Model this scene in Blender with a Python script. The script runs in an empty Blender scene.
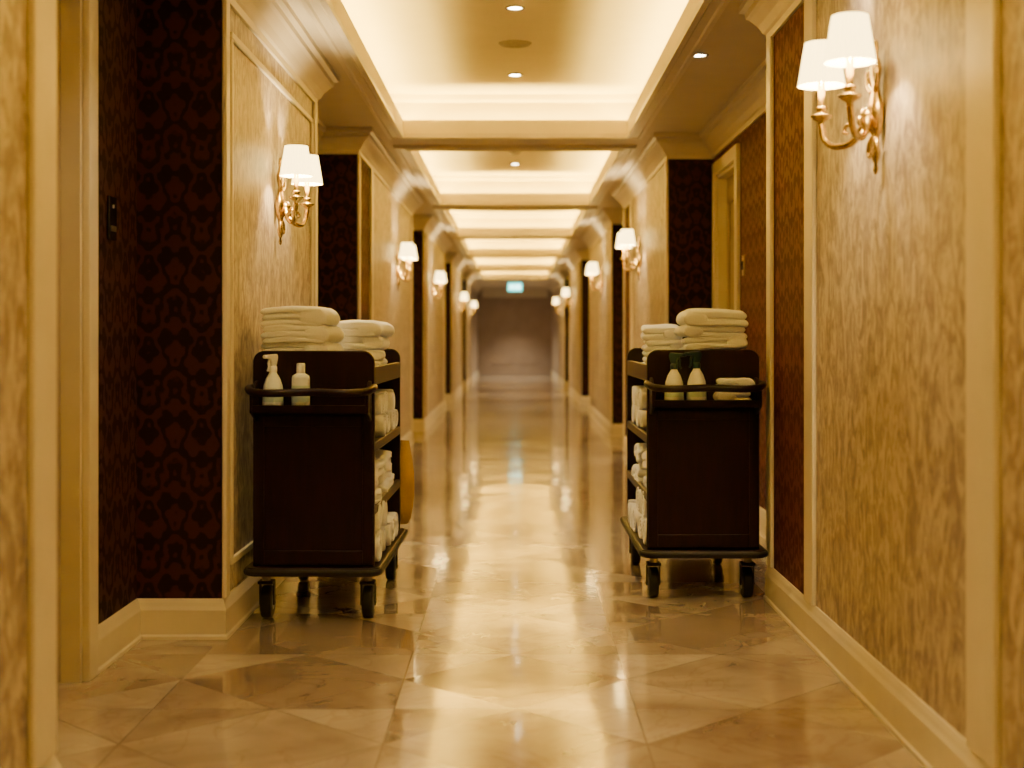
import bpy, bmesh, math, random
from mathutils import Vector, Matrix, noise
random.seed(4)
scene = bpy.context.scene
COL = scene.collection
WX = 1.216; BX = 1.57; HC = 2.85; EYE = 1.25; YEND = 46.0; YBACK = -3.0

# ------------------------------------------------------------------ materials
def newmat(name):
    m = bpy.data.materials.new(name); m.use_nodes = True
    nt = m.node_tree
    return m, nt, nt.nodes["Principled BSDF"]
def N(nt, t, **kw):
    n = nt.nodes.new(t)
    for k, v in kw.items(): setattr(n, k, v)
    return n
def L(nt, a, b): nt.links.new(a, b)
def ramp(nt, fac, stops):
    r = N(nt, "ShaderNodeValToRGB")
    while len(r.color_ramp.elements) < len(stops): r.color_ramp.elements.new(0.5)
    for e, (p, c) in zip(r.color_ramp.elements, stops):
        e.position = p; e.color = (*c, 1)
    L(nt, fac, r.inputs[0]); return r
def math_n(nt, op, a, b=None, c=None):
    n = N(nt, "ShaderNodeMath", operation=op)
    for i, v in enumerate((a, b, c)):
        if v is None: continue
        if isinstance(v, (int, float)): n.inputs[i].default_value = v
        else: L(nt, v, n.inputs[i])
    return n.outputs[0]
def simple(name, col, rough=0.5, metal=0.0, bump=0.0, bscale=40, var=0.08, coat=0.0, spec=0.5):
    m, nt, b = newmat(name)
    tc = N(nt, "ShaderNodeTexCoord")
    no = N(nt, "ShaderNodeTexNoise"); no.inputs["Scale"].default_value = bscale; no.inputs["Detail"].default_value = 4
    L(nt, tc.outputs["Object"], no.inputs["Vector"])
    lo = tuple(c*(1-var) for c in col); hi = tuple(min(1, c*(1+var)) for c in col)
    r = ramp(nt, no.outputs["Fac"], [(0.3, lo), (0.7, hi)])
    L(nt, r.outputs[0], b.inputs["Base Color"])
    b.inputs["Roughness"].default_value = rough; b.inputs["Metallic"].default_value = metal
    b.inputs["Coat Weight"].default_value = coat; b.inputs["Specular IOR Level"].default_value = spec
    if bump:
        bp = N(nt, "ShaderNodeBump"); bp.inputs["Strength"].default_value = bump; bp.inputs["Distance"].default_value = 0.01
        L(nt, no.outputs["Fac"], bp.inputs["Height"]); L(nt, bp.outputs[0], b.inputs["Normal"])
    return m
def emis(name, col, s, base=None):
    m, nt, b = newmat(name)
    b.inputs["Base Color"].default_value = (*(base or col), 1)
    b.inputs["Emission Color"].default_value = (*col, 1); b.inputs["Emission Strength"].default_value = s
    return m

def wall_uv(nt):
    g = N(nt, "ShaderNodeNewGeometry"); s = N(nt, "ShaderNodeSeparateXYZ"); L(nt, g.outputs["Position"], s.inputs[0])
    u = math_n(nt, 'ADD', s.outputs[0], s.outputs[1]); return u, s.outputs[2]
def damask_fac(nt, u, v, pu, pv, namt):
    cc = N(nt, "ShaderNodeCombineXYZ"); L(nt, u, cc.inputs[0]); L(nt, v, cc.inputs[1])
    U = math_n(nt, 'MULTIPLY', u, 2*math.pi/pu); V = math_n(nt, 'MULTIPLY', v, 2*math.pi/pv)
    cu = math_n(nt, 'COSINE', U); cv = math_n(nt, 'COSINE', V)
    c2 = math_n(nt, 'COSINE', math_n(nt, 'MULTIPLY', U, 3)); c3 = math_n(nt, 'COSINE', math_n(nt, 'MULTIPLY', V, 4))
    s3 = math_n(nt, 'SINE', math_n(nt, 'MULTIPLY', V, 2))
    g = math_n(nt, 'MULTIPLY', cu, cv)
    g = math_n(nt, 'ADD', g, math_n(nt, 'MULTIPLY', math_n(nt, 'MULTIPLY', c2, c3), 0.28))
    g = math_n(nt, 'ADD', g, math_n(nt, 'MULTIPLY', math_n(nt, 'MULTIPLY', s3, math_n(nt, 'COSINE', math_n(nt, 'MULTIPLY', U, 2))), 0.25))
    s = math_n(nt, 'SINE', math_n(nt, 'MULTIPLY', g, 5.2))
    no = N(nt, "ShaderNodeTexNoise"); no.inputs["Scale"].default_value = 45; no.inputs["Detail"].default_value = 3
    L(nt, cc.outputs[0], no.inputs["Vector"])
    s2 = math_n(nt, 'ADD', s, math_n(nt, 'MULTIPLY', math_n(nt, 'SUBTRACT', no.outputs["Fac"], 0.5), namt))
    return math_n(nt, 'MULTIPLY_ADD', s2, 0.5, 0.5)

def m_wallpaper():
    m, nt, b = newmat("brushed_wallpaper")
    u, v = wall_uv(nt)
    c = N(nt, "ShaderNodeCombineXYZ"); L(nt, u, c.inputs[0]); L(nt, v, c.inputs[1])
    mp = N(nt, "ShaderNodeMapping"); mp.inputs["Rotation"].default_value = (0, 0, math.radians(30)); mp.inputs["Scale"].default_value = (11, 5.5, 1)
    L(nt, c.outputs[0], mp.inputs[0])
    no = N(nt, "ShaderNodeTexNoise"); no.inputs["Scale"].default_value = 1; no.inputs["Detail"].default_value = 4; no.inputs["Roughness"].default_value = 0.6; no.inputs["Distortion"].default_value = 2.0
    L(nt, mp.outputs[0], no.inputs["Vector"])
    n2 = N(nt, "ShaderNodeTexNoise"); n2.inputs["Scale"].default_value = 60; n2.inputs["Detail"].default_value = 3
    L(nt, c.outputs[0], n2.inputs["Vector"])
    df = damask_fac(nt, u, v, 0.30, 0.42, 1.5)
    f = math_n(nt, 'ADD', math_n(nt, 'MULTIPLY', no.outputs["Fac"], 0.85), math_n(nt, 'MULTIPLY', n2.outputs["Fac"], 0.15))
    f = math_n(nt, 'ADD', f, math_n(nt, 'MULTIPLY', math_n(nt, 'SUBTRACT', df, 0.5), 0.060))
    r = ramp(nt, f, [(0.37, (0.19, 0.142, 0.137)), (0.49, (0.33, 0.262, 0.215)), (0.61, (0.51, 0.43, 0.325))])
    L(nt, r.outputs[0], b.inputs["Base Color"]); b.inputs["Roughness"].default_value = 0.45
    bp = N(nt, "ShaderNodeBump"); bp.inputs["Strength"].default_value = 0.3; bp.inputs["Distance"].default_value = 0.01
    L(nt, f, bp.inputs["Height"]); L(nt, bp.outputs[0], b.inputs["Normal"])
    return m
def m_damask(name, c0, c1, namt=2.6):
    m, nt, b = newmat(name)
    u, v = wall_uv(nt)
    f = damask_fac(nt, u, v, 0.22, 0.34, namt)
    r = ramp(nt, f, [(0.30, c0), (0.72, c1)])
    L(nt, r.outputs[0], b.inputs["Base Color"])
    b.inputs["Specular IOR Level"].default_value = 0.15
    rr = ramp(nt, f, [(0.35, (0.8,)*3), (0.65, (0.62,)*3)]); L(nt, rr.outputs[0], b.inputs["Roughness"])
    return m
def m_floor():
    m, nt, b = newmat("polished_marble_tile")
    g = N(nt, "ShaderNodeNewGeometry"); sp = N(nt, "ShaderNodeSeparateXYZ"); L(nt, g.outputs["Position"], sp.inputs[0])
    S = 0.811
    def cell(o, off):
        q = math_n(nt, 'ADD', math_n(nt, 'DIVIDE', o, S), off)
        fl = math_n(nt, 'FLOOR', q); fr = math_n(nt, 'SUBTRACT', math_n(nt, 'SUBTRACT', q, fl), 0.5)
        return fl, fr, math_n(nt, 'ABSOLUTE', fr)
    fx, rx, ax = cell(sp.outputs[0], 0.5); fy, ry, ay = cell(sp.outputs[1], 0.2)
    d = math_n(nt, 'SUBTRACT', math_n(nt, 'ADD', ax, ay), 0.5)
    out = math_n(nt, 'GREATER_THAN', d, 0.0)
    wd = 0.0026
    g1 = math_n(nt, 'LESS_THAN', math_n(nt, 'ABSOLUTE', d), wd*1.3)
    g2 = math_n(nt, 'MULTIPLY', out, math_n(nt, 'GREATER_THAN', math_n(nt, 'MAXIMUM', ax, ay), 0.5-wd))
    grout = math_n(nt, 'MAXIMUM', g1, g2)
    idx = math_n(nt, 'ADD', fx, math_n(nt, 'MULTIPLY', out, math_n(nt, 'MULTIPLY_ADD', math_n(nt, 'SIGN', rx), 0.2, 0.37)))
    idy = math_n(nt, 'ADD', fy, math_n(nt, 'MULTIPLY', out, math_n(nt, 'MULTIPLY_ADD', math_n(nt, 'SIGN', ry), 0.2, 0.41)))
    ci = N(nt, "ShaderNodeCombineXYZ"); L(nt, idx, ci.inputs[0]); L(nt, idy, ci.inputs[1])
    wn = N(nt, "ShaderNodeTexWhiteNoise", noise_dimensions='2D'); L(nt, ci.outputs[0], wn.inputs["Vector"])
    add = N(nt, "ShaderNodeVectorMath", operation='MULTIPLY_ADD')
    L(nt, wn.outputs["Color"], add.inputs[0]); add.inputs[1].default_value = (9, 7, 5); L(nt, g.outputs["Position"], add.inputs[2])
    no = N(nt, "ShaderNodeTexNoise"); no.inputs["Scale"].default_value = 2.0; no.inputs["Detail"].default_value = 6; no.inputs["Distortion"].default_value = 0.8
    L(nt, add.outputs[0], no.inputs["Vector"])
    r = ramp(nt, no.outputs["Fac"], [(0.28, (0.31, 0.235, 0.18)), (0.45, (0.42, 0.34, 0.265)), (0.6, (0.51, 0.43, 0.34)), (0.75, (0.60, 0.52, 0.42))])
    n2 = N(nt, "ShaderNodeTexNoise"); n2.inputs["Scale"].default_value = 2.4; n2.inputs["Detail"].default_value = 5; n2.inputs["Distortion"].default_value = 2.0
    L(nt, add.outputs[0], n2.inputs["Vector"])
    vein = math_n(nt, 'ABSOLUTE', math_n(nt, 'SUBTRACT', n2.outputs["Fac"], 0.5))
    rv = ramp(nt, vein, [(0.0, (0.72, 0.62, 0.53)), (0.03, (1.0,)*3)])
    mul = N(nt, "ShaderNodeMix", data_type='RGBA', blend_type='MULTIPLY'); mul.inputs[0].default_value = 0.4
    L(nt, r.outputs[0], mul.inputs[6]); L(nt, rv.outputs[0], mul.inputs[7])
    rt = ramp(nt, wn.outputs["Value"], [(0, (0.62, 0.55, 0.50)), (0.5, (0.86, 0.83, 0.80)), (1, (1.0, 1.0, 1.0))])
    mu2 = N(nt, "ShaderNodeMix", data_type='RGBA', blend_type='MULTIPLY'); mu2.inputs[0].default_value = 1
    L(nt, mul.outputs[2], mu2.inputs[6]); L(nt, rt.outputs[0], mu2.inputs[7])
    mo = N(nt, "ShaderNodeMix", data_type='RGBA'); L(nt, grout, mo.inputs[0])
    L(nt, mu2.outputs[2], mo.inputs[6]); mo.inputs[7].default_value = (0.22, 0.16, 0.115, 1)
    L(nt, mo.outputs[2], b.inputs["Base Color"])
    n3 = N(nt, "ShaderNodeTexNoise"); n3.inputs["Scale"].default_value = 4; n3.inputs["Detail"].default_value = 4
    L(nt, g.outputs["Position"], n3.inputs["Vector"])
    rr = ramp(nt, n3.outputs["Fac"], [(0.3, (0.09,)*3), (0.7, (0.18,)*3)]); L(nt, rr.outputs[0], b.inputs["Roughness"])
    b.inputs["IOR"].default_value = 1.57; b.inputs["Coat Weight"].default_value = 0.45; b.inputs["Coat Roughness"].default_value = 0.05
    tl = N(nt, "ShaderNodeVectorMath", operation='MULTIPLY_ADD'); L(nt, wn.outputs["Color"], tl.inputs[0])
    tl.inputs[1].default_value = (0.011, 0.011, 0.0); tl.inputs[2].default_value = (-0.0055, -0.0055, 1.0)
    nrm = N(nt, "ShaderNodeVectorMath", operation='NORMALIZE'); L(nt, tl.outputs[0], nrm.inputs[0])
    bp = N(nt, "ShaderNodeBump"); bp.inputs["Strength"].default_value = 0.06; bp.inputs["Distance"].default_value = 0.02
    L(nt, n3.outputs["Fac"], bp.inputs["Height"]); L(nt, nrm.outputs[0], bp.inputs["Normal"])
    L(nt, bp.outputs[0], b.inputs["Normal"]); L(nt, bp.outputs[0], b.inputs["Coat Normal"])
    return m
def m_wood():
    m, nt, b = newmat("dark_mahogany")
    tc = N(nt, "ShaderNodeTexCoord"); mp = N(nt, "ShaderNodeMapping"); mp.inputs["Scale"].default_value = (14, 14, 1.5)
    L(nt, tc.outputs["Object"], mp.inputs[0])
    no = N(nt, "ShaderNodeTexNoise"); no.inputs["Scale"].default_value = 3; no.inputs["Detail"].default_value = 5; no.inputs["Distortion"].default_value = 0.6
    L(nt, mp.outputs[0], no.inputs["Vector"])
    r = ramp(nt, no.outputs["Fac"], [(0.3, (0.0042, 0.0012, 0.0022)), (0.7, (0.014, 0.0034, 0.0055))])
    L(nt, r.outputs[0], b.inputs["Base Color"]); b.inputs["Roughness"].default_value = 0.32; b.inputs["Specular IOR Level"].default_value = 0.20
    return m
def m_towel():
    m, nt, b = newmat("white_terry_towel")
    tc = N(nt, "ShaderNodeTexCoord")
    no = N(nt, "ShaderNodeTexNoise"); no.inputs["Scale"].default_value = 260; no.inputs["Detail"].default_value = 2
    L(nt, tc.outputs["Object"], no.inputs["Vector"])
    r = ramp(nt, no.outputs["Fac"], [(0.3, (0.84, 0.85, 0.89)), (0.7, (0.94, 0.95, 0.99))])
    L(nt, r.outputs[0], b.inputs["Base Color"]); b.inputs["Roughness"].default_value = 0.95
    b.inputs["Sheen Weight"].default_value = 0.5
    bp = N(nt, "ShaderNodeBump"); bp.inputs["Strength"].default_value = 0.6; bp.inputs["Distance"].default_value = 0.004
    L(nt, no.outputs["Fac"], bp.inputs["Height"]); L(nt, bp.outputs[0], b.inputs["Normal"])
    return m
M_PAPER = m_wallpaper()
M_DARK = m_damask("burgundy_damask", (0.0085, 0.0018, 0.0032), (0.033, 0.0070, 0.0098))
M_DARK_LIT = m_damask("lit_burgundy_damask", (0.046, 0.0085, 0.0130), (0.076, 0.0165, 0.022), 3.5)  # burgundy damask again, paler: its lit tone is put into the colour
M_FLOOR = m_floor()
M_TRIM = simple("cream_painted_trim", (0.66, 0.58, 0.43), 0.35, var=0.03, bscale=8)
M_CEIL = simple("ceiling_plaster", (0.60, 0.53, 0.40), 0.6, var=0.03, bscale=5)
M_COFF = simple("glow_tinted_coffer_plaster", (0.80, 0.70, 0.38), 0.6, var=0.02, bscale=5)  # yellow of the cove glow is partly put into this plaster colour
M_DOOR = simple("painted_door", (0.28, 0.21, 0.155), 0.4, var=0.05, bscale=6)
M_END = simple("taupe_plaster", (0.34, 0.26, 0.21), 0.6, var=0.08, bscale=3)
M_WOOD = m_wood()
M_TOWEL = m_towel()
M_BRASS = simple("aged_brass", (0.58, 0.41, 0.13), 0.26, metal=1.0, bscale=60, var=0.2)
M_RUB = simple("black_rubber", (0.008, 0.007, 0.007), 0.5, spec=0.3)
M_STEEL = simple("brushed_steel", (0.25, 0.23, 0.21), 0.35, metal=1.0)
M_BOTTLE = simple("white_bottle_plastic", (0.82, 0.87, 0.86), 0.3, var=0.02)
M_LABEL = simple("pale_green_label", (0.56, 0.72, 0.64), 0.5, var=0.02)
M_TRIGW = simple("white_trigger_plastic", (0.86, 0.86, 0.86), 0.35, var=0.02)
M_TRIGD = simple("teal_trigger_plastic", (0.008, 0.035, 0.045), 0.3)
M_SWITCH = simple("black_glass_plate", (0.008, 0.008, 0.010), 0.15)
M_PLATE = simple("bronze_plate", (0.35, 0.24, 0.12), 0.35, metal=0.7)
M_BAG = simple("gold_canvas", (0.36, 0.23, 0.06), 0.85, bump=0.3, bscale=120)
M_GRILLE = simple("off_white_metal", (0.45, 0.40, 0.30), 0.5)
M_SHADE = emis("lit_fabric_shade", (1.0, 0.72, 0.24), 7.5, (0.8, 0.7, 0.5))
M_LED = emis("downlight_lens", (1.0, 0.87, 0.6), 45.0)
M_GREEN = emis("sign_green", (0.08, 0.75, 0.70), 4.0)
M_WHITE = emis("sign_white", (0.6, 1.0, 0.95), 7.0)

# ------------------------------------------------------------------ mesh helpers
def obj(name, verts, faces, mat=None, parent=None, mats=None, fmats=None, smooth=False):
    me = bpy.data.meshes.new(name); me.from_pydata([tuple(v) for v in verts], [], faces)
    for m in (mats or ([mat] if mat else [])): me.materials.append(m)
    if fmats:
        for p, i in zip(me.polygons, fmats): p.material_index = i
    if smooth:
        for p in me.polygons: p.use_smooth = True
    me.update()
    o = bpy.data.objects.new(name, me); COL.objects.link(o)
    if parent: o.parent = parent
    return o
def fix(o):
    bm = bmesh.new(); bm.from_mesh(o.data); bmesh.ops.recalc_face_normals(bm, faces=bm.faces); bm.to_mesh(o.data); bm.free(); return o
def bevel(o, w, seg=2):
    md = o.modifiers.new("bevel", 'BEVEL'); md.width = w; md.segments = seg; md.limit_method = 'ANGLE'; md.angle_limit = math.radians(35)
    for p in o.data.polygons: p.use_smooth = True
    wn = o.modifiers.new("wn", 'WEIGHTED_NORMAL'); wn.keep_sharp = True
    return o
def box(name, x0, x1, y0, y1, z0, z1, mat, parent=None, bev=0.0):
    v = [(x, y, z) for x in (x0, x1) for y in (y0, y1) for z in (z0, z1)]
    f = [(0, 1, 3, 2), (4, 6, 7, 5), (0, 4, 5, 1), (2, 3, 7, 6), (0, 2, 6, 4), (1, 5, 7, 3)]
    o = obj(name, v, f, mat, parent); fix(o)
    if bev: bevel(o, bev)
    return o
def empty(name, loc=(0, 0, 0), rz=0.0):
    e = bpy.data.objects.new(name, None); COL.objects.link(e); e.location = loc; e.rotation_euler = (0, 0, rz); e.empty_display_size = 0.1
    return e
def prism_y(name, outline, y0, y1, mat, parent=None, bev=0.0):
    n = len(outline); v = [(x, y0, z) for x, z in outline] + [(x, y1, z) for x, z in outline]
    f = [tuple(range(n)), tuple(range(2*n-1, n-1, -1))] + [(i, (i+1) % n, n+(i+1) % n, n+i) for i in range(n)]
    o = obj(name, v, f, mat, parent); fix(o)
    if bev: bevel(o, bev)
    return o
def lathe(name, prof, mat, parent=None, seg=24, sx=1, sy=1, loc=(0, 0, 0), mats=None, mfun=None):
    v = []; f = []; fm = []
    for r, z in prof:
        for i in range(seg):
            a = 2*math.pi*i/seg; v.append((r*math.cos(a)*sx, r*math.sin(a)*sy, z))
    for k in range(len(prof)-1):
        for i in range(seg):
            j = (i+1) % seg; f.append((k*seg+i, k*seg+j, (k+1)*seg+j, (k+1)*seg+i)); fm.append(mfun(prof[k][1], prof[k+1][1]) if mfun else 0)
    o = obj(name, v, f, mat, parent, mats=mats, fmats=fm if mfun else None, smooth=True); o.location = loc
    return o
def tube(name, pts, r, mat, parent=None, taper=None, res=4):
    cu = bpy.data.curves.new(name, 'CURVE'); cu.dimensions = '3D'; cu.bevel_depth = r; cu.bevel_resolution = res; cu.use_fill_caps = True
    s = cu.splines.new('BEZIER'); s.bezier_points.add(len(pts)-1)
    for i, (b, p) in enumerate(zip(s.bezier_points, pts)):
        b.co = p; b.handle_left_type = b.handle_right_type = 'AUTO'
        b.radius = taper[i] if taper else 1
    s.resolution_u = 8
    o = bpy.data.objects.new(name, cu)
    COL.objects.link(o)
    dg = bpy.context.evaluated_depsgraph_get(); me = bpy.data.meshes.new_from_object(o.evaluated_get(dg))
    bpy.data.objects.remove(o)
    me.materials.clear(); me.materials.append(mat)
    for p in me.polygons: p.use_smooth = True
    o = bpy.data.objects.new(name, me); COL.objects.link(o); o.parent = parent
    return o
def cyl(name, r, p0, p1, mat, parent=None, seg=24, bev=0.0):
    p0 = Vector(p0); p1 = Vector(p1); d = (p1-p0); q = d.to_track_quat('Z', 'Y'); n = seg
    v = []
    for h in (0, d.length):
        for i in range(n):
            a = 2*math.pi*i/n; v.append(p0 + q @ Vector((r*math.cos(a), r*math.sin(a), h)))
    f = [tuple(range(n-1, -1, -1)), tuple(range(n, 2*n))] + [(i, (i+1) % n, n+(i+1) % n, n+i) for i in range(n)]
    o = obj(name, v, f, mat, parent)
    if bev: bevel(o, bev)
    return o
def sweep(name, pts, prof, sgn, mat, closed=False, parent=None, caps=True):
    P = [Vector((p[0], p[1])) for p in pts]; n = len(P); v = []; f = []
    def nrm(a, b):
        d = (b-a).normalized(); return Vector((d.y, -d.x))*sgn
    for i in range(n):
        if closed: n1 = nrm(P[i-1], P[i]); n2 = nrm(P[i], P[(i+1) % n])
        else:
            n1 = nrm(P[i-1], P[i]) if i > 0 else nrm(P[0], P[1]); n2 = nrm(P[i], P[i+1]) if i < n-1 else n1
        m = (n1+n2)/(1+n1.dot(n2))
        for d, z in prof: v.append((P[i].x+m.x*d, P[i].y+m.y*d, z))
    k = len(prof)
    for i in range(n if closed else n-1):
        j = (i+1) % n
        for a in range(k-1): f.append((i*k+a, j*k+a, j*k+a+1, i*k+a+1))
        f.append((i*k+k-1, j*k+k-1, j*k, i*k))
    if not closed and caps:
        f.append(tuple(range(k))); f.append(tuple((n-1)*k+a for a in range(k-1, -1, -1)))
    return fix(obj(name, v, f, mat, parent))

# ------------------------------------------------------------------ room shell
ALC = {'left': [(3.66, 5.81), (8.5, 10.8), (16.4, 18.5), (24.0, 26.6), (32.0, 34.6)],
       'right': [(6.67, 11.1), (15.5, 17.5), (22.6, 25.6), (31.0, 34.0)]}
DOORS = {'left': {0: (4.10, 5.08), 1: (9.1, 10.1), 2: (17.0, 17.9), 3: (24.8, 25.7), 4: (32.8, 33.7)},
         'right': {0: (9.85, 10.85), 1: (16.05, 16.95), 2: (23.6, 24.5), 3: (32, 32.9)}}
BURG = {'left': [(10.8, 11.7), (18.5, 19.1)], 'right': [(5.8, 6.67), (14.6, 15.5), (25.6, 26.5)]}
DTOP = 2.5
BASE = [(0, 0), (0.028, 0), (0.028, 0.012), (0.022, 0.02), (0.022, 0.12), (0.016, 0.135), (0.012, 0.15), (0.006, 0.165), (0, 0.165)]
CROWN = [(0, 2.66), (0.014, 2.66), (0.018, 2.69), (0.03, 2.70), (0.05, 2.735), (0.085, 2.775), (0.10, 2.785), (0.105, 2.81), (0.13, 2.82), (0.13, HC), (0, HC)]
door_id = 1
def build_side(side):
    global door_id
    s = -1 if side == 'left' else 1
    sg = 1 if side == 'left' else -1
    X0 = s*WX; X1 = s*BX
    pts = [(X0, YBACK)]
    for a, b in ALC[side]: pts += [(X0, a), (X1, a), (X1, b), (X0, b)]
    pts.append((X0, YEND))
    v = []; f = []; fm = []
    def quad(p, q, z0, z1, mi):
        i = len(v); v.extend([(p[0], p[1], z0), (q[0], q[1], z0), (q[0], q[1], z1), (p[0], p[1], z1)])
        f.append((i, i+1, i+2, i+3) if s < 0 else (i+3, i+2, i+1, i)); fm.append(mi)
    alc_i = -1
    polys = []; cur = [pts[0]]
    for i in range(len(pts)-1):
        p, q = pts[i], pts[i+1]
        if p[0] == q[0] and abs(p[0]) < 1.3:
            ys = [p[1], q[1]]
            for a, b in BURG[side]:
                if a >= p[1]-1e-6 and b <= q[1]+1e-6: ys += [a, b]
            ys = sorted(set(ys))
            for a, b in zip(ys, ys[1:]):
                isb = any(abs(a-c[0]) < 1e-6 and abs(b-c[1]) < 1e-6 for c in BURG[side])
                quad((p[0], a), (p[0], b), 0, HC, 2 if isb else 0)
        elif p[0] == q[0]:
            alc_i += 1; d = DOORS[side][alc_i]
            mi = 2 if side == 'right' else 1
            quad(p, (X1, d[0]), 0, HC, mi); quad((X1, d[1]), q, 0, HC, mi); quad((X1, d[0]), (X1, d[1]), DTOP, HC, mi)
            dr = empty(f"door_{door_id}", (X1, (d[0]+d[1])/2, 0)); hw = (d[1]-d[0])/2
            door_id += 1
            o = s
            xa, xb = sorted((0, o*0.12))
            box("jamb_a", xa, xb, -hw, -hw+0.025, 0, DTOP, M_TRIM, dr); box("jamb_b", xa, xb, hw-0.025, hw, 0, DTOP, M_TRIM, dr)
            box("jamb_head", xa, xb, -hw+0.025, hw-0.025, DTOP-0.025, DTOP, M_TRIM, dr)
            xa, xb = sorted((o*0.07, o*0.11))
            box("leaf", xa, xb, -hw+0.026, hw-0.026, 0.006, DTOP-0.027, M_DOOR, dr)
            for (za, zb) in ((0.2, 0.95), (1.12, 2.3)):
                yy = hw-0.16
                xm = o*0.07
                for (ya, yb, zc, zd) in ((-yy, yy, za, za+0.03), (-yy, yy, zb-0.03, zb), (-yy, -yy+0.03, za+0.03, zb-0.03), (yy-0.03, yy, za+0.03, zb-0.03)):
                    xc, xd = sorted((xm, xm-o*0.012)); box("leaf_moulding", xc, xd, ya, yb, zc, zd, M_DOOR, dr, 0.004)
            cyl("lever_rose", 0.028, (o*0.07, -hw+0.09, 1.02), (o*0.055, -hw+0.09, 1.02), M_BRASS, dr)
            cyl("lever_neck", 0.009, (o*0.056, -hw+0.09, 1.02), (o*0.02, -hw+0.09, 1.02), M_BRASS, dr)
            cyl("lever", 0.009, (o*0.02, -hw+0.08, 1.02), (o*0.02, -hw+0.20, 1.02), M_BRASS, dr, bev=0.003)
            w = 0.10
            xc, xd = sorted((0, -o*0.03))
            box("casing_a", xc, xd, -hw-w, -hw+0.005, 0, DTOP, M_TRIM, dr, 0.006); box("casing_b", xc, xd, hw-0.005, hw+w, 0, DTOP, M_TRIM, dr, 0.006)
            box("casing_head", xc, xd, -hw-w, hw+w, DTOP, DTOP+w, M_TRIM, dr, 0.006)
            cur += [p, (X1, d[0]-w)]; polys.append(cur); cur = [(X1, d[1]+w)]
            continue
        else:
            quad(p, q, 0, HC, 1)
        if i > 0: cur.append(p)
    cur.append(pts[-1]); polys.append(cur)
    wl = obj(f"wall_{side}", v, f, mats=[M_PAPER, M_DARK, M_DARK_LIT], fmats=fm)
    bb = empty(f"baseboard_{side}")
    for k, c in enumerate(polys):
        cc = [c[0]]
        for p in c[1:]:
            if (Vector(p)-Vector(cc[-1])).length > 1e-4: cc.append(p)
        if len(cc) > 1: sweep("run", cc, BASE, sg, M_TRIM, parent=bb)
    sweep(f"trim_crown_{side}", pts, CROWN, sg, M_TRIM)
    tr = empty(f"trim_panels_{side}")
    def vert(ya, yb, t=0.02):
        xa, xb = sorted((X0, X0-s*t)); box("upright", xa, xb, ya, yb, 0.165, 2.66, M_TRIM, tr, 0.005)
    def frame(ya, yb, za=0.28, zb=2.55):
        w = 0.03; t = 0.016; xa, xb = sorted((X0, X0-s*t))
        box("moulding", xa, xb, ya, yb, za, za+w, M_TRIM, tr, 0.005); box("moulding", xa, xb, ya, yb, zb-w, zb, M_TRIM, tr, 0.005)
        box("moulding", xa, xb, ya, ya+w, za+w, zb-w, M_TRIM, tr, 0.005); box("moulding", xa, xb, yb-w, yb, za+w, zb-w, M_TRIM, tr, 0.005)
    ends = [YBACK]
    for a, b in ALC[side]:
        ends += [a, b]
    ends.append(YEND)
    for i in range(0, len(ends), 2):
        a, b = ends[i], ends[i+1]
        if a > YBACK: vert(a, a+0.07)
        if b < YEND: vert(b-(0.17 if (side == 'left' and i == 0) else 0.10), b)
    for a, b in BURG[side]:
        if a > ends[0] and all(abs(a-e) > 1e-3 for e in ends): vert(a-0.16, a)
        if all(abs(b-e) > 1e-3 for e in ends): vert(b, b+0.16)
    if side == 'right': vert(3.50, 3.72)
    if side == 'left': frame(5.95, 8.34)
    return wl
build_side('left'); build_side('right')

obj("floor", [(-1.8, YBACK, 0), (1.8, YBACK, 0), (1.8, YEND, 0), (-1.8, YEND, 0)], [(0, 1, 2, 3)], M_FLOOR)
def endwall(name, y, sgn):
    obj(name, [(-1.7, y, 0), (1.7, y, 0), (1.7, y, HC), (-1.7, y, HC)], [(0, 1, 2, 3)], M_END)
endwall("wall_back", YEND, 1); endwall("wall_front", YBACK, -1)
eb = empty("trim_end_wall")
box("baseboard", -WX+.03, WX-.03, YEND-0.03, YEND, 0, 0.12, M_END, eb)
box("header", -WX+.14, WX-.14, YEND-0.25, YEND, 2.55, HC, M_CEIL, eb)
for xa in (-0.75, 0.15):
    for (x0, x1, z0, z1) in ((xa, xa+0.6, 0.35, 0.38), (xa, xa+0.6, 2.3, 2.33), (xa, xa+0.03, 0.38, 2.3), (xa+0.57, xa+0.6, 0.38, 2.3)):
        box("moulding", x0, x1, YEND-0.02, YEND, z0, z1, M_END, eb)

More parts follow.
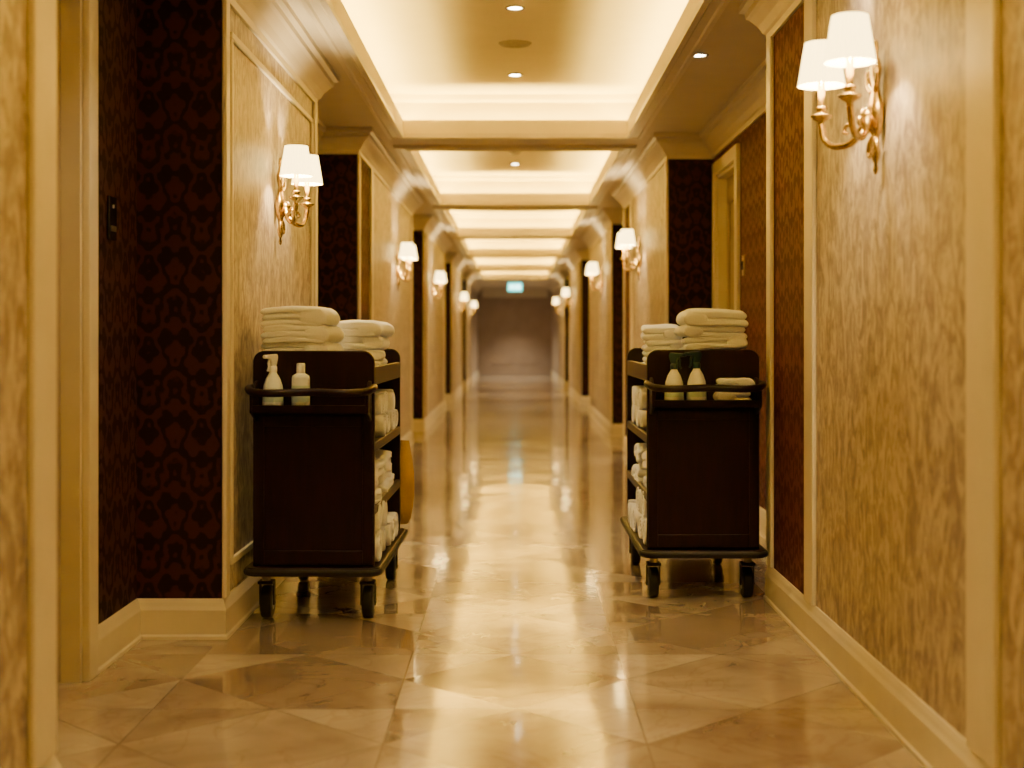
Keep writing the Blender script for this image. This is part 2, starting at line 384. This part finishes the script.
# ceiling with coffers
TR = [(-1.2, 4.7), (5.5, 11.0), (11.8, 16.6), (17.3, 21.8), (22.5, 27.0), (27.7, 32.8), (33.5, 37.6)]
TX = 0.88; CX = 1.10; CY = 0.18; ZT = 3.18; LIP = 2.955; LED = 2.88
v = []; f = []
def q4(a, b, c, d):
    i = len(v); v.extend([a, b, c, d]); f.append((i, i+1, i+2, i+3))
for s in (-1, 1):
    q4((s*TX, YBACK, HC), (s*1.7, YBACK, HC), (s*1.7, YEND, HC), (s*TX, YEND, HC))
prev = YBACK
for a, b in TR + [(YEND, None)]:
    q4((-TX, prev, HC), (TX, prev, HC), (TX, a, HC), (-TX, a, HC)); prev = b
ceil = obj("ceiling", v, f, M_CEIL)
COVE = (1.0, 0.69, 0.13)
for k, (a, b) in enumerate(TR):
    v = []; f = []
    def ring(x, e, z): return [(-x, a-e, z), (x, a-e, z), (x, b+e, z), (-x, b+e, z)]
    rings = [ring(TX, 0, HC), ring(TX, 0, LIP), ring(TX+0.02, 0.02, LIP), ring(TX+0.02, 0.02, LED), ring(CX, CY, LED), ring(CX, CY, ZT-0.06), ring(CX-0.03, CY-0.03, ZT-0.04), ring(CX-0.05, CY-0.05, ZT)]
    for r in rings: v += r
    for i in range(len(rings)-1):
        for j in range(4):
            f.append((i*4+j, i*4+(j+1) % 4, (i+1)*4+(j+1) % 4, (i+1)*4+j))
    n = len(v)-4; f.append((n, n+1, n+2, n+3))
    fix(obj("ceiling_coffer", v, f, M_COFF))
    prof = [(0, HC), (0, HC-0.035), (0.03, HC-0.035), (0.045, HC-0.022), (0.09, HC-0.022), (0.10, HC-0.03), (0.125, HC-0.03), (0.14, HC)]
    sweep("trim_coffer", [(-TX, a), (TX, a), (TX, b), (-TX, b)], prof, 1, M_TRIM, closed=True)
    ln = b-a
    def strip(loc, rot, sx, p):
        l = bpy.data.lights.new("cove_strip", 'AREA'); l.shape = 'RECTANGLE'; l.size = sx; l.size_y = 0.03; l.energy = p; l.color = COVE
        o = bpy.data.objects.new("cove_strip_light", l); COL.objects.link(o); o.location = loc; o.rotation_euler = rot
    PW = 22.0
    for s in (-1, 1):
        d = Vector((-s*1.0, 0, 1)).normalized()
        zax = -d; xax = Vector((0, 1, 0)); yax = zax.cross(xax)
        R = Matrix((xax, yax, zax)).transposed()
        strip((s*1.02, (a+b)/2, 2.90), R.to_euler(), ln+0.1, PW*ln)
        d = Vector((0, -s*0.55, 1)).normalized(); zax = -d; xax = Vector((1, 0, 0)); yax = zax.cross(xax)
        R = Matrix((xax, yax, zax)).transposed()
        strip((0, (a if s < 0 else b)+s*0.10, 2.90), R.to_euler(), 1.9, PW*1.9)

# downlights
def downlight(x, y, z, p=14, spot=True):
    e = empty("downlight", (x, y, z))
    lathe("ring", [(0.042, 0.0), (0.042, -0.006), (0.055, -0.008), (0.060, -0.004), (0.060, 0.0)], M_GRILLE, e, 24)
    lathe("lens", [(0.0, -0.003), (0.041, -0.003)], M_LED, e, 24)
    l = bpy.data.lights.new("spot", 'SPOT'); l.energy = p; l.color = (1, 0.83, 0.54); l.spot_size = math.radians(90); l.spot_blend = 0.9; l.shadow_soft_size = 0.05
    o = bpy.data.objects.new("spot", l); COL.objects.link(o); o.parent = e; o.location = (0, 0, -0.02)
for (a, b), ys in zip(TR, [(0.5, 3.0), (8.2, 10.3), (13.4, 15.6), (19.5, 21.2), (24.7,), (30.2,), (35.5,)]):
    for y in ys: downlight(0, y, ZT, (75 if y < 4 else 120) if len(ys) > 1 else 280)
for x, y in ((1.04, 7.94), (-1.04, 4.9), (1.04, 4.9)):
    downlight(x, y, HC, 50)
for y in (39.8, 42.2, 44.6): downlight(0, y, HC, 520)  # added lamps in the plain ceiling, to brighten the far end
e = empty("ceiling_vent", (0, 9.2, ZT))
lathe("rings", [(0, -0.012), (0.03, -0.012), (0.035, -0.004), (0.05, -0.014), (0.055, -0.004), (0.07, -0.014), (0.075, -0.004), (0.095, -0.012), (0.11, 0)], M_GRILLE, e, 32)
for y in (14.5, 22.1):
    e = empty("smoke_detector", (0, y, ZT if y < 20 else HC))
    lathe("body", [(0, -0.045), (0.03, -0.045), (0.04, -0.035), (0.055, -0.03), (0.06, 0)], M_GRILLE, e, 24)

# exit sign
e = empty("exit_sign", (0, 38.4, 2.62))
box("housing", -0.19, 0.19, -0.03, 0.03, -0.11, 0.11, M_GREEN, e, 0.01)
for i, (xa, xb) in enumerate(((-0.14, -0.08), (-0.05, 0.0), (0.03, 0.14))):
    box("glyph_block", xa, xb, -0.036, -0.031, -0.05, 0.05, M_WHITE, e)
cyl("hanger", 0.008, (-0.15, 0, 0.10), (-0.15, 0, 0.23), M_STEEL, e); cyl("hanger", 0.008, (0.15, 0, 0.10), (0.15, 0, 0.23), M_STEEL, e)

# ------------------------------------------------------------------ sconces
def sconce(side, y):
    s = -1 if side == 'left' else 1
    e = empty("wall_sconce", (s*WX, y, 1.93 if side == 'left' else 2.0))
    k = -s
    RX = 0.135 if side == 'left' else 0.160
    RY = 0.18 if side == 'left' else 0.205
    pr = [(0.0, -0.215), (0.010, -0.21), (0.016, -0.195), (0.009, -0.18), (0.020, -0.165), (0.028, -0.14), (0.018, -0.115), (0.022, -0.09),
          (0.040, -0.06), (0.048, -0.02), (0.042, 0.02), (0.026, 0.05), (0.020, 0.08), (0.030, 0.11), (0.034, 0.135), (0.022, 0.165), (0.012, 0.18), (0.018, 0.2), (0.014, 0.22), (0.0, 0.235)]
    lathe("backplate", pr, M_BRASS, e, 20, sx=0.55, sy=1.2, loc=(k*0.026, 0, 0))
    lathe("boss", [(0, -0.03), (0.02, -0.026), (0.03, 0), (0.02, 0.026), (0, 0.03)], M_BRASS, e, 16, loc=(k*0.05, 0, -0.02))
    for j in (-1, 1):
        tube("leaf_scroll", [(k*0.03, j*0.02, 0.06), (k*0.035, j*0.055, 0.09), (k*0.035, j*0.06, 0.13), (k*0.035, j*0.04, 0.135), (k*0.035, j*0.042, 0.115)], 0.009, M_BRASS, e, [1.3, 1.1, 0.9, 0.8, 0.5])
        tube("leaf_scroll", [(k*0.03, j*0.02, -0.09), (k*0.035, j*0.05, -0.115), (k*0.035, j*0.045, -0.15), (k*0.035, j*0.03, -0.14)], 0.008, M_BRASS, e, [1.3, 1.1, 0.9, 0.5])
        ax, ay = k*RX, j*RY
        tube("arm", [(k*0.05, j*0.01, -0.02), (k*0.075, j*0.05, -0.085), (k*0.11, j*0.11, -0.105), (ax-k*0.01, ay-j*0.015, -0.075), (ax, ay, -0.02)], 0.012, M_BRASS, e, [1.3, 1.1, 1, 1, 1.1])
        tube("arm_scroll", [(k*0.07, j*0.045, -0.08), (k*0.085, j*0.07, -0.045), (k*0.10, j*0.095, -0.04), (k*0.105, j*0.10, -0.06), (k*0.095, j*0.088, -0.066)], 0.008, M_BRASS, e, [1.2, 1, 0.9, 0.8, 0.6])
        lathe("candle_cup", [(0, -0.035), (0.010, -0.032), (0.012, -0.02), (0.03, -0.008), (0.038, 0.0), (0.036, 0.004), (0.018, 0.002), (0.016, 0.02), (0.022, 0.026), (0.015, 0.034), (0, 0.034)], M_BRASS, e, 20, loc=(ax, ay, 0.01))
        lathe("candle_sleeve", [(0.012, 0.03), (0.012, 0.14), (0, 0.14)], M_BRASS, e, 16, loc=(ax, ay, 0))
        seg = 60; vv = []; ff = []
        for r, z in ((0.080, 0.115), (0.079, 0.12), (0.057, 0.256), (0.056, 0.263)):
            for i in range(seg):
                a = 2*math.pi*i/seg; rr = r+(0.0015 if i % 2 else -0.0015)
                vv.append((rr*math.cos(a), rr*math.sin(a), z))
        for q in range(3):
            for i in range(seg):
                jn = (i+1) % seg; ff.append((q*seg+i, q*seg+jn, (q+1)*seg+jn, (q+1)*seg+i))
        sh = obj("shade", vv, ff, M_SHADE, e); sh.location = (ax, ay, 0)
        l = bpy.data.lights.new("bulb", 'POINT'); l.energy = 30; l.color = (1, 0.75, 0.36); l.shadow_soft_size = 0.02
        o = bpy.data.objects.new("bulb", l); COL.objects.link(o); o.parent = e; o.location = (ax, ay, 0.19)
for y in (7.10, 14.2, 20.3, 29.8, 37.0): sconce('left', y)
for y in (4.62, 13.4, 19.2, 29.2, 36.2): sconce('right', y)

# wall plates
e = empty("card_reader", (-BX, 5.43, 1.71)); box("plate", 0, 0.012, -0.05, 0.05, -0.085, 0.085, M_SWITCH, e, 0.004)
box("slot", 0.0125, 0.016, -0.03, 0.03, -0.05, -0.03, M_STEEL, e); box("indicator", 0.0125, 0.015, -0.006, 0.006, 0.04, 0.052, M_GRILLE, e)
e = empty("light_switch", (BX, 9.58, 1.74)); box("plate", -0.012, 0, -0.045, 0.045, -0.07, 0.07, M_PLATE, e, 0.004)
box("rocker", -0.018, -0.0125, -0.018, 0.018, -0.03, 0.03, M_SWITCH, e, 0.002)

# ------------------------------------------------------------------ towels
def loft(rings, caps=True):
    k = len(rings[0]); v = [p for r in rings for p in r]; f = []
    for j in range(len(rings)-1):
        for i in range(k): f.append((j*k+i, j*k+(i+1) % k, (j+1)*k+(i+1) % k, (j+1)*k+i))
    if caps:
        f.append(tuple(range(k-1, -1, -1))); f.append(tuple((len(rings)-1)*k+i for i in range(k)))
    return v, f
def soft_slab(x0, x1, z0, z1, W, seed, sag, wob, X):
    h = (z1-z0)/2; zc = (z0+z1)/2; rad = h
    ol = []
    for i in range(7):
        a = -math.pi/2+math.pi*i/6; ol.append((x1-rad+rad*math.cos(a), zc+h*math.sin(a)))
    for i in range(1, 12):
        ol.append((x1-rad+(x0-x1+2*rad)*i/12, z1))
    for i in range(7):
        a = math.pi/2+math.pi*i/6; ol.append((x0+rad+rad*math.cos(a), zc+h*math.sin(a)))
    for i in range(1, 12):
        ol.append((x0+rad+(x1-x0-2*rad)*i/12, z0))
    rings = []
    ws = [0, 0.005, 0.015, 0.04]+[0.04+(W-0.08)*i/10 for i in range(1, 10)]+[W-0.04, W-0.015, W-0.005, W]
    for q, w in enumerate(ws):
        sc = 0.45 if q in (0, len(ws)-1) else (0.80 if q in (1, len(ws)-2) else 1.0)
        y = -W/2+w; r = []
        for x, z in ol:
            zz = zc+(z-zc)*sc
            n = noise.noise_vector(Vector((x*8+seed*3.7, y*8+seed, z*3)))
            n2 = noise.noise_vector(Vector((x*22+seed*1.7, y*22, z*14)))
            n3 = noise.noise_vector(Vector((X+z*2, y*5, X)))
            puff = 1+0.12*noise.noise(Vector((x*12+seed, y*12, seed)))
            zz = zc+(zz-zc)*puff
            r.append((x+n.x*wob+n3.x*wob*1.3+n2.x*wob*.3, y+n.y*wob*1.2, zz+noise.noise(Vector((x*6, y*6, seed*0.13)))*wob*1.3+n2.z*wob*0.3-sag*((x/0.16)**2+(y/0.2)**2)))
        rings.append(r)
    return loft(rings)
def stack(name, loc, w, d, n, rot=0.0, along='Y', H=0.3, seed=0, wob=0.009, sag=0.012, lay=2):
    rs = random.Random(seed*17+3); V = []; F = []; z = 0.0
    hs = [1+rs.uniform(-.22, .22) for _ in range(n)]; tot = sum(hs); hs = [q*H/tot for q in hs]
    for i in range(n):
        h = hs[i]; t = h/lay
        if along == 'Y': hw = w/2; W = d; rz = 0
        else: hw = d/2; W = w; rz = math.pi/2
        flip = rs.random() < 0.5
        sc = 1-rs.random()*0.13; dx = rs.uniform(-.010, .010); dy = rs.uniform(-.010, .010)
        Mx = Matrix.Translation((loc[0]+dx, loc[1]+dy, loc[2])) @ Matrix.Rotation(rot+rz+(math.pi if flip else 0)+rs.uniform(-.07, .07), 4, 'Z')
        sg = sag*(i+1)/n
        parts = []
        for l in range(lay):
            e1 = rs.uniform(0, 0.018)
            parts.append(soft_slab(-hw*sc+t*0.9, hw*sc-e1, z+l*t-t*0.04, z+(l+1)*t+t*0.04, W*sc-0.01*rs.random(), seed+i*0.7, sg, wob, seed*9+i))
        parts.append(soft_slab(-hw*sc, -hw*sc+h*1.6, z+h*0.005, z+h*0.995, W*sc, seed+i*0.7, sg, wob, seed*9+i))
        for v_, f_ in parts:
            o = len(V); V += [tuple(Mx @ Vector(p)) for p in v_]; F += [tuple(q+o for q in g) for g in f_]
        z += h*0.995
    V = [(p[0], p[1], max(p[2], loc[2]+0.001)) for p in V]
    ob = obj(name, V, F, M_TOWEL, None, smooth=True); fix(ob)
    sb = ob.modifiers.new("sub", 'SUBSURF'); sb.levels = 1; sb.render_levels = 1
    return ob
def spiral(t, r0, turns, width, seed, nz=0.005, wseg=14):
    pts = []
    nstep = 14; half = int(turns*2); th = -math.pi/2
    for h in range(half):
        for i in range(nstep):
            ang = th+math.pi*i/(nstep-1); r = r0+t*(h+i/(nstep-1))/2
            pts.append((r*math.cos(ang), r*math.sin(ang)))
        th += math.pi
    v = []; f = []
    for j in range(wseg+1):
        y = -width/2+width*j/wseg
        for (x, z) in pts:
            n = noise.noise_vector(Vector((x*9+seed*7.3, y*9, z*6+seed)))
            v.append((x+n.x*nz, y+n.y*nz*1.6, z+n.z*nz))
    k = len(pts)
    for j in range(wseg):
        for i in range(k-1): f.append((j*k+i, j*k+i+1, (j+1)*k+i+1, (j+1)*k+i))
    return v, f
def rolls(name, locs, R, length, axis='X', seed=0):
    rs = random.Random(seed); V = []; F = []
    turns = 3; t = R/(turns+0.5)
    for i, l in enumerate(locs):
        rz = (math.pi/2 if axis == 'X' else 0)+rs.uniform(-.12, .12)
        M = Matrix.Translation(l) @ Matrix.Rotation(rz, 4, 'Z') @ Matrix.Rotation(rs.uniform(0, 6.28), 4, 'Y')
        v, f = spiral(t, t*0.5, turns, length*rs.uniform(.90, 1.05), seed*5+i)
        o = len(V); V += [tuple(M @ Vector(p)) for p in v]; F += [tuple(q+o for q in g) for g in f]
    ob = obj(name, V, F, M_TOWEL, None, smooth=True)
    so = ob.modifiers.new("thick", 'SOLIDIFY'); so.thickness = t*0.96; so.offset = 0
    sb = ob.modifiers.new("sub", 'SUBSURF'); sb.levels = 1; sb.render_levels = 1
    return ob

# ------------------------------------------------------------------ housekeeping cart
def cart(loc, rz, inner):
    e = empty("housekeeping_cart", loc, rz)
    W = 0.265; LEN = 1.2; Z0 = 0.25; ZT_ = 1.19
    def panel_outline(w, z0, z1, r):
        o = [(-w, z0), (w, z0)]
        for i in range(9):
            a = math.pi/2*i/8; o.append((w-r+r*math.cos(a), z1-r+r*math.sin(a)))
        for i in range(9):
            a = math.pi/2+math.pi/2*i/8; o.append((-w+r+r*math.cos(a), z1-r+r*math.sin(a)))
        return o
    prism_y("end_panel_front", panel_outline(W, Z0, ZT_, 0.05), 0, 0.035, M_WOOD, e, 0.005)
    prism_y("end_panel_rear", panel_outline(W, Z0, ZT_, 0.05), LEN-0.035, LEN, M_WOOD, e, 0.005)
    for (ya, yb) in ((-0.012, 0.0), (LEN, LEN+0.012)):
        box("frame_stile", -W+0.005, -W+0.05, ya, yb, Z0+0.01, 0.91, M_WOOD, e, 0.004); box("frame_stile", W-0.05, W-0.005, ya, yb, Z0+0.01, 0.91, M_WOOD, e, 0.004)
        box("frame_rail", -W+0.05, W-0.05, ya, yb, Z0+0.01, Z0+0.07, M_WOOD, e, 0.004); box("frame_rail", -W+0.05, W-0.05, ya, yb, 0.86, 0.91, M_WOOD, e, 0.004)
    xs = -inner
    xa, xb = sorted((xs*W, xs*(W-0.02)))
    box("side_panel", xa, xb, 0.035, LEN-0.035, Z0, 1.12, M_WOOD, e, 0.003)
    for z in (0.50, 0.775, 1.07):
        box("shelf", -W+0.022, W-0.022, 0.035, LEN-0.035, z-0.022, z, M_WOOD, e, 0.003)
        xa, xb = sorted((inner*(W-0.022), inner*W))
        box("shelf_lip", xa, xb, 0.035, LEN-0.035, z-0.03, z+(0.012 if z < 1 else 0.05), M_WOOD, e, 0.004)
    def rr(w, y0, y1, r):
        o = []
        for cx, cy, a0 in ((w-r, y0+r, -90), (w-r, y1-r, 0), (-w+r, y1-r, 90), (-w+r, y0+r, 180)):
            for i in range(7):
                a = math.radians(a0+90*i/6); o.append((cx+r*math.cos(a), cy+r*math.sin(a)))
        return o
    def slab(name, ol, z0, z1, mat, bv):
        n = len(ol); v = [(x, y, z0) for x, y in ol]+[(x, y, z1) for x, y in ol]
        f = [tuple(range(n-1, -1, -1)), tuple(range(n, 2*n))]+[(i, (i+1) % n, n+(i+1) % n, n+i) for i in range(n)]
        o = obj(name, v, f, mat, e); fix(o); bevel(o, bv); return o
    slab("deck", rr(0.292, -0.05, LEN+0.05, 0.05), 0.212, 0.25, M_WOOD, 0.006)
    sweep("bumper", rr(0.292, -0.05, LEN+0.05, 0.05), [(0, 0.218), (0.008, 0.218), (0.012, 0.226), (0.012, 0.236), (0.008, 0.244), (0, 0.244)], 1, M_RUB, closed=True, parent=e)
    for cx in (-0.225, 0.225):
        for cy in (0.10, LEN-0.12):
            box("caster_plate", cx-0.04, cx+0.04, cy-0.045, cy+0.045, 0.204, 0.212, M_STEEL, e, 0.003)
            cyl("caster_stem", 0.020, (cx, cy, 0.17), (cx, cy, 0.205), M_STEEL, e)
            o_ = 0.03
            box("caster_fork_top", cx-0.034, cx+0.034, cy-0.03, cy+o_+0.01, 0.158, 0.172, M_RUB, e, 0.004)
            for sx in (-1, 1):
                xa, xb = sorted((cx+sx*0.028, cx+sx*0.034)); box("caster_fork", xa, xb, cy+o_-0.022, cy+o_+0.012, 0.06, 0.16, M_RUB, e, 0.002)
            cyl("caster_axle", 0.008, (cx-0.037, cy+o_, 0.073), (cx+0.037, cy+o_, 0.073), M_STEEL, e)
            cyl("caster_wheel", 0.073, (cx-0.024, cy+o_, 0.073), (cx+0.024, cy+o_, 0.073), M_RUB, e, 32, 0.010)
            cyl("caster_hub", 0.035, (cx-0.0265, cy+o_, 0.073), (cx+0.0265, cy+o_, 0.073), M_STEEL, e, 24, 0.003)
    box("caddy_floor", -W+0.01, W-0.01, -0.125, 0, 0.925, 0.94, M_WOOD, e, 0.004)
    for sx in (-1, 1):
        xa, xb = sorted((sx*(W-0.01), sx*(W-0.026)))
        pr = [(-0.125, 0.925), (-0.0, 0.88), (-0.0, 1.06), (-0.03, 1.055), (-0.09, 1.01), (-0.125, 1.005)]
        n = len(pr); v = [(xa, y, z) for y, z in pr]+[(xb, y, z) for y, z in pr]
        f = [tuple(range(n)), tuple(range(2*n-1, n-1, -1))]+[(i, (i+1) % n, n+(i+1) % n, n+i) for i in range(n)]
        bevel(fix(obj("caddy_bracket", v, f, M_WOOD, e)), 0.004)
    tube("push_handle", [(-W, 0.0, 1.03), (-W, -0.09, 1.025), (-W+0.03, -0.135, 1.015), (0, -0.14, 1.015), (W-0.03, -0.135, 1.015), (W, -0.09, 1.025), (W, 0.0, 1.03)], 0.017, M_WOOD, e)
    box("caddy_lip", -W+0.02, W-0.02, -0.128, -0.116, 0.925, 0.958, M_WOOD, e, 0.003)
    return e
def place(e, p):
    M = Matrix.Translation(e.location) @ Matrix.Rotation(e.rotation_euler[2], 4, 'Z'); return M @ Vector(p)
def spray_bottle(p, rz, mt, sc=1.0, h=0.0):
    e = empty("spray_bottle", p, rz); e.scale = (sc,)*3
    prof = [(0, 0), (0.039, 0.0), (0.045, 0.005), (0.045, 0.03), (0.043, 0.075), (0.040, 0.10), (0.030, 0.13), (0.018, 0.15), (0.014, 0.16), (0.014, 0.172), (0, 0.172)]
    lathe("body", prof, None, e, 28, mats=[M_BOTTLE, M_LABEL], mfun=lambda a, b: 1 if 0.028 <= a and b <= 0.08 else 0)
    lathe("collar", [(0.0165, 0.158), (0.018, 0.162), (0.018, 0.180), (0.012, 0.186), (0, 0.186)], mt, e, 20)
    pr = [(-0.016, 0.183), (0.012, 0.183), (0.02, 0.205), (0.024, 0.222), (0.018, 0.236), (-0.045, 0.232), (-0.048, 0.217), (-0.022, 0.214), (-0.016, 0.20)]
    prism_y("head", pr, -0.010, 0.010, mt, e, 0.003)
    cyl("nozzle", 0.008, (-0.047, 0, 0.2245), (-0.060, 0, 0.2245), mt, e, 16, 0.002)
    tube("trigger", [(-0.022, 0, 0.214), (-0.030, 0, 0.20), (-0.028, 0, 0.18), (-0.036, 0, 0.162)], 0.0045, mt, e)
    return e
def pump_bottle(p, rz):
    e = empty("lotion_bottle", p, rz)
    lathe("body", [(0, 0), (0.036, 0), (0.039, 0.005), (0.039, 0.13), (0.036, 0.142), (0.020, 0.152), (0.014, 0.155), (0.014, 0.165), (0, 0.165)], None, e, 28,
          mats=[M_BOTTLE, M_LABEL], mfun=lambda a, b: 0)
    lathe("cap", [(0.018, 0.153), (0.019, 0.157), (0.019, 0.19), (0.016, 0.196), (0, 0.196)], M_TRIGW, e, 20)
    lathe("label", [(0.0395, 0.03), (0.0395, 0.10)], M_LABEL, e, 28)
    return e

A = cart((-0.878, 6.10, 0), math.radians(-0.8), 1)
B = cart((0.888, 6.60, 0), 0.0, -1)
TOPZ = 1.071
def P(c, x, y, z): return tuple(place(c, (x, y, z)))
stack("folded_towel_stack", P(A, -0.086, 0.28, TOPZ), 0.315, 0.42, 4, along='Y', H=0.320, seed=1, lay=3)
stack("folded_towel_stack", P(A, 0.105, 0.76, TOPZ), 0.28, 0.42, 4, along='Y', H=0.262, seed=2)
stack("folded_towel_stack", P(B, 0.090, 0.33, TOPZ), 0.325, 0.42, 5, along='Y', H=0.322, seed=3)
stack("folded_towel_stack", P(B, -0.105, 0.80, TOPZ), 0.26, 0.40, 4, along='Y', H=0.245, seed=8)
stack("hand_towel_stack", P(B, 0.135, -0.060, 0.941), 0.20, 0.09, 2, along='Y', H=0.118, seed=5, wob=0.005, sag=0.0)
for c, inn, sd in ((A, 1, 10), (B, -1, 20)):
    stack("folded_towel_stack", P(c, inn*0.075, 0.20, 0.776), 0.32, 0.28, 3, along='X', H=0.19, seed=sd, wob=0.012)
    rolls("rolled_towels", [P(c, inn*0.09, 0.47+0.118*i, 0.776+0.057) for i in range(6)]+[P(c, inn*0.09, 0.53+0.118*i, 0.776+0.158) for i in range(5)], 0.052, 0.33, 'X', sd+1)
    stack("folded_towel_stack", P(c, inn*0.085, 0.27, 0.501), 0.36, 0.40, 3, along='X', H=0.19, seed=sd+2, wob=0.016)
    stack("folded_towel_stack", P(c, inn*0.085, 0.74, 0.501), 0.36, 0.42, 3, along='X', H=0.20, seed=sd+3, wob=0.014)
    rolls("rolled_towels", [P(c, inn*0.105, 0.13+0.14*i, 0.25+0.068) for i in range(6)]+[P(c, inn*0.105, 0.20+0.14*i, 0.25+0.185) for i in range(3)], 0.062, 0.35, 'X', sd+4)
spray_bottle(P(A, -0.165, -0.062, 0.941), math.radians(60), M_TRIGW)
pump_bottle(P(A, -0.045, -0.062, 0.941), 0)
spray_bottle(P(B, -0.145, -0.062, 0.941), math.radians(150), M_TRIGD, 1.0)
spray_bottle(P(B, -0.040, -0.062, 0.941), math.radians(20), M_TRIGD, 1.03)

# gold laundry bag hanging on rear of left cart
bv = []; bf = []
seg = 24; rows = 14
for j in range(rows+1):
    t = j/rows; z = 0.70-0.44*t
    rx = 0.040+0.035*math.sin(math.pi*min(1, t*0.75+0.1)); ry = 0.03+0.045*math.sin(math.pi*min(1, t*0.8))
    if j == rows: rx *= 0.8; ry *= 0.6
    for i in range(seg):
        a = 2*math.pi*i/seg; w = 1+0.07*math.sin(a*5+t*3)
        bv.append((rx*w*math.cos(a), ry*w*math.sin(a), z))
for j in range(rows):
    for i in range(seg):
        k = (i+1) % seg; bf.append((j*seg+i, j*seg+k, (j+1)*seg+k, (j+1)*seg+i))
bf.append(tuple(rows*seg+i for i in range(seg)))
bag = empty("laundry_bag", P(A, 0.245, 1.335, 0))
fix(obj("sack", bv, bf, M_BAG, bag, smooth=True))
tube("hanging_strap", [(0, 0, 0.695), (-0.01, -0.05, 0.80), (-0.02, -0.12, 0.88)], 0.006, M_BAG, bag)
tube("hanging_strap", [(-0.04, 0, 0.695), (-0.03, -0.05, 0.80), (-0.02, -0.12, 0.88)], 0.006, M_BAG, bag)

# ------------------------------------------------------------------ world + camera
w = bpy.data.worlds.new("world"); scene.world = w; w.use_nodes = True
w.node_tree.nodes["Background"].inputs[0].default_value = (0.05, 0.03, 0.015, 1); w.node_tree.nodes["Background"].inputs[1].default_value = 0.05
cam = bpy.data.cameras.new("camera"); co = bpy.data.objects.new("camera", cam); COL.objects.link(co); scene.camera = co
co.location = (0, 0, EYE); co.rotation_euler = (math.radians(90), 0, 0)
cam.sensor_width = 36; cam.lens = 36*1400/1024
cam.shift_x = -(515-512)/1024; cam.shift_y = (337-384)/1024
cam.dof.use_dof = True; cam.dof.focus_distance = 6.6; cam.dof.aperture_fstop = 1.8
cam.clip_end = 200
